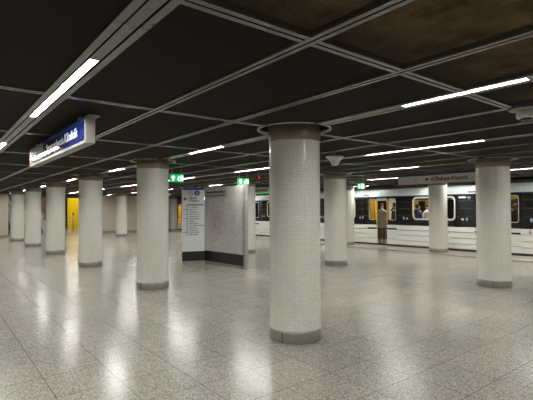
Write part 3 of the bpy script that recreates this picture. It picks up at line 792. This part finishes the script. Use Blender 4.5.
def person(x, y, z, rz, label, hgt, coat_c, trouser_c, hair_c, coat_len=.5, arm='down', legs_stance=.09, sitting=False, leg_skin=False):
    """faces local -Y"""
    s = hgt/1.72
    t = empty('person', (x, y, z), rz); t.scale = (s, s, s)
    hipz = .92 if not sitting else .50
    dz = hipz-.92
    V = [(0, 0, .94+dz), (0, .01, 1.08+dz), (0, .01, 1.25+dz), (0, .0, 1.40+dz), (0, -.005, 1.49+dz), (0, -.01, 1.56+dz), (0, -.015, 1.64+dz)]
    R_ = [(.15, .10), (.13, .09), (.15, .105), (.12, .085), .05, (.068, .08), (.075, .088)]
    E = [(i, i+1) for i in range(6)]
    hands = []
    for sx in (-1, 1):
        b = len(V); V += [(sx*.17, 0, 1.40+dz)]
        if arm == 'down' or (arm == 'up' and sx < 0) or (arm == 'phone' and sx < 0):
            V += [(sx*.235, .01, 1.14+dz), (sx*.24, -.05, .90+dz)]; hd = Vector((0, -.05, -1))
        elif arm == 'up': V += [(sx*.26, -.10, 1.52+dz), (sx*.2, -.16, 1.76+dz)]; hd = Vector((0, 0, 1))
        else: V += [(sx*.235, -.03, 1.15+dz), (sx*.15, -.27, 1.27+dz)]; hd = Vector((-.3*sx, -.5, .8))
        R_ += [.06, .044, .03]
        E += [(3, b), (b, b+1), (b+1, b+2)]; hands.append((Vector(V[b+2]), hd.normalized(), sx))
        b = len(V)
        if sitting: V += [(sx*.09, -.02, .90+dz), (sx*.11, -.43, .92+dz), (sx*.11, -.44, .48+dz), (sx*.11, -.47, .03)]
        else: V += [(sx*.09, 0, .86), (sx*legs_stance, -.015, .48), (sx*legs_stance, .02, .26), (sx*legs_stance, .03, .08)]
        R_ += [.088, .06, .05, .035]; E += [(0, b), (b, b+1), (b+1, b+2), (b+2, b+3)]
    body = skin(V, E, R_)
    parts = [body]
    for p, d, sx in hands:      # palm with four fingers and a thumb
        side = d.cross(Vector((1, 0, 0))).normalized() if abs(d.x) < .9 else Vector((0, 1, 0))
        q = p+d*.09
        parts.append(skin([tuple(p), tuple(p+d*.045), tuple(q)], [(0, 1), (1, 2)], [.026, (.018, .036), (.016, .036)], sub=1))
        for fi in range(4):
            o_ = side*(-.028+.019*fi); ln = (.062, .075, .07, .055)[fi]; cur = Vector((-sx, 0, 0))
            a = p+d*.075+o_; b_ = q+o_+d*ln*.5+cur*.006; c_ = q+o_+d*ln*.85+cur*.028
            parts.append(skin([tuple(a), tuple(b_), tuple(c_)], [(0, 1), (1, 2)], [.0095, .0085, .007], sub=1))
        a = p+d*.03-side*.025
        parts.append(skin([tuple(a), tuple(a+d*.035-side*.025), tuple(a+d*.07-side*.03+Vector((-sx*.012, 0, 0)))], [(0, 1), (1, 2)], [.012, .010, .008], sub=1))
    hz = 1.62+dz
    hb = MB()
    for m_ in parts: hb.mesh(m_)
    # nose and ears
    hb.lathe([(.0001, hz+.015), (.010, hz), (.015, hz-.025), (.0001, hz-.032)], (0, -.105), 10)
    for sx in (-1, 1): hb.lathe([(.0001, hz+.03), (.014, hz+.015), (.012, hz-.02), (.0001, hz-.03)], (sx*.075, -.01), 10)
    bo = hb.build('body', SKIN_M, t)
    for sx in (-1, 1): MB().lathe([(.0001, hz+.028), (.010, hz+.02), (.0001, hz+.012)], (sx*.03, -.088), 10).build('eye', INK, t)
    MB().box(-.022, .022, -.1, -.09, hz-.058, hz-.05, bev=.002).build('mouth', mat('lips', (150, 84, 76), .5), t)
    hr = MB().lathe([(.0001, hz+.125), (.05, hz+.115), (.080, hz+.092), (.084, hz+.072), (.07, hz+.066), (.0001, hz+.066)], (0, .004), 24)
    hr.lathe([(.0001, hz+.11), (.06, hz+.10), (.08, hz+.06), (.078, hz), (.066, hz-.05), (.03, hz-.07), (.0001, hz-.07)], (0, .042), 24)
    hr.build('hair', mat('hair %d' % hair_c[0], hair_c, .7), t)
    # coat
    cm = mat('coat %d %d' % (coat_c[0], coat_c[2]), coat_c, .85, noise=.12, nscale=14)
    CV = [(0, 0, 1.48+dz), (0, .01, 1.22+dz), (0, .01, 1.06+dz), (0, 0, .92+dz)]
    CR_ = [(.10, .085), (.19, .145), (.17, .135), (.21, .165)]; CE = [(0, 1), (1, 2), (2, 3)]
    if not sitting:
        z_ = .92
        while z_ > .92-coat_len+.05:
            z_ -= .14; CV.append((0, 0, z_)); CR_.append((.215+.03*(.92-z_), .165)); CE.append((len(CV)-2, len(CV)-1))
    for sx in (-1, 1):
        b = len(CV); hp = next(h_[0] for h_ in hands if h_[2] == sx)
        vi = 7 if sx < 0 else 7+7
        e_ = V[vi+1]
        w_ = hp
        CV += [(sx*.16, 0, 1.42+dz), tuple(e_), tuple(Vector(e_).lerp(w_, .9))]
        CR_ += [.098, .068, .052]; CE += [(0, b), (b, b+1), (b+1, b+2)]
    MB().mesh(skin(CV, CE, CR_)).build('coat', cm, t)
    MB().lathe([(.056, 1.50+dz), (.066, 1.52+dz), (.09, 1.48+dz), (.15, 1.44+dz), (.17, 1.40+dz)], (0, 0), 20).build('collar', cm, t)
    # trousers
    if not leg_skin:
        TV = [(0, 0, .93+dz)]; TR = [(.12, .09)]; TE = []
        for sx in (-1, 1):
            b = len(TV); k0 = 10 if sx < 0 else 17
            TV += [V[k0], V[k0+1], V[k0+2], tuple(Vector(V[k0+2]).lerp(Vector(V[k0+3]), .85))]
            TR += [.1, .074, .064, .055]; TE += [(0, b), (b, b+1), (b+1, b+2), (b+2, b+3)]
        MB().mesh(skin(TV, TE, TR)).build('trousers', mat('trousers %d' % trouser_c[0], trouser_c, .85), t)
    for sx in (-1, 1):
        k0 = 13 if sx < 0 else 20
        fx, fy, _ = V[k0]
        MB().mesh(skin([(fx, fy+.05, .045), (fx, fy-.07, .04), (fx, fy-.17, .03)], [(0, 1), (1, 2)], [(.045, .045), (.045, .035), (.035, .025)])).build('shoe', mat('shoe leather', (40, 32, 28), .4), t)
    tag(t, label, 'person')
    return t
ZF = .075
person(-11.80, 15.95, ZF, math.radians(35), 'person in a long grey coat standing in the open train door', 1.74, (186, 182, 178), (112, 84, 66), (96, 66, 48), coat_len=.32)
person(-11.22, 16.05, ZF, math.radians(-60), 'person in a dark jacket behind the right pane of the open door', 1.76, (46, 46, 52), (36, 38, 44), (40, 34, 30), coat_len=.2)
person(-10.1, 16.15, ZF, math.radians(150), 'person in a dark blue jacket behind the left end of the train window', 1.70, (52, 62, 88), (38, 40, 48), (60, 46, 36), coat_len=.15)
person(-9.95, 16.62, ZF, math.radians(60), 'person in a white top lifting one arm, behind the middle of the train window', 1.66, (196, 192, 186), (40, 42, 50), (70, 50, 38), coat_len=.1, arm='phone')
person(-6.28, 16.0, ZF, math.radians(95), 'person in a dark grey jacket behind the door pane at the right edge', 1.78, (58, 58, 62), (40, 40, 46), (34, 30, 28), coat_len=.25)
bk = empty('backpack', (-10.0, 15.80, 1.12)); tag(bk, 'blue and white backpack worn by the passenger behind the train window', 'backpack')
bk.rotation_euler.z = math.radians(-25)
MB().box(-.14, .14, -.08, .08, 0, .42, bev=.04).build('bag_body', mat('bag blue', (58, 80, 140), .7), bk)
MB().box(-.09, .09, -.12, -.08, .06, .24, bev=.015).build('front_pocket', mat('bag white', (190, 196, 208), .7), bk)
for sx in (-.09, .09): MB().tube([(sx, .08, .38), (sx, .14, .34), (sx, .14, .16), (sx, .08, .06)], .014).build('strap', RUB, bk)

# ================================================================== ESCALATOR HALL
es = empty('escalator', (-33.0, 0, 0)); tag(es, 'escalator rising farther left beyond the left columns, white sided with orange step edges', 'escalator')
def esc(y0, y1):
    run = 7.0; rise = 4.0
    for y in (y0, y1):
        b = MB().prism_xz([(0, 0), (1.2, 0), (1.2, .9), (0, .9)][::-1], y-.04, y+.04)
        b.prism_xz([(-0, .0), (-0, .9), (-run, rise+.9), (-run, rise-.6)], y-.04, y+.04).build('balustrade', WHITEP, es)
        MB().tube([(1.25, y, .4), (1.2, y, .95), (0, y, .96), (-run, y, rise+.96)], .045).build('handrail', RUB, es)
    for k in range(24):
        x = -k*run/24; MB().box(x-.3, x, y0+.05, y1-.05, rise*k/24, rise*(k+1)/24-.02).build('step', mat('step grey', (96, 92, 86), .5, .4), es)
        MB().box(x-.04, x+.002, y0+.05, y1-.05, rise*(k+1)/24-.02, rise*(k+1)/24).build('step_nosing', mat('orange nosing', (196, 140, 40), .5), es)
esc(4.35, 5.25)
es2 = copy_tree(es); es2.location = (-33.0, 1.9, 0); es2['label'] = 'escalator rising closest to the yellow wall beyond the left columns'
for o_ in (es, es2): o_['group'] = 'escalators at the far end'
# yellow-side barrier with red top post
br = empty('barrier', (-36.0, 8.86, 0)); tag(br, 'metal rail barrier with a red-topped post in front of the yellow wall', 'barrier')
MB().tube([(0, 0, 0), (0, 0, 1.25)], .035).build('post', STEEL, br); MB().lathe([(.0001, 1.25), (.05, 1.25), (.05, 1.42), (.0001, 1.44)], n=16).build('red_cap', mat('red cap', (180, 40, 30), .5), br)
for z in (.35, .7, 1.02): MB().tube([(0, 0, z), (-.3, -.62, z)], .018).build('rail', STEEL, br)
MB().tube([(-.3, -.62, 0), (-.3, -.62, 1.04)], .022).build('post', STEEL, br)
# hall lamps
for n, (x, y) in enumerate(((-33, 3.6), (-34, 7.6), (-38, 10.2), (-38, 5.6))):
    tt = empty('hall_lamp', (x, y, 4.4)); MB().box(-1.1, 1.1, -.05, .05, .02, .08).build('housing', GREYP, tt)
    lit_below(MB().box(-1.1, 1.1, -.045, .045, 0, .02).build('diffuser', LAMPM, tt))
    tag(tt, 'strip lamp high in the escalator hall behind the far columns', 'ceiling lamp', 'lamps in the escalator hall')
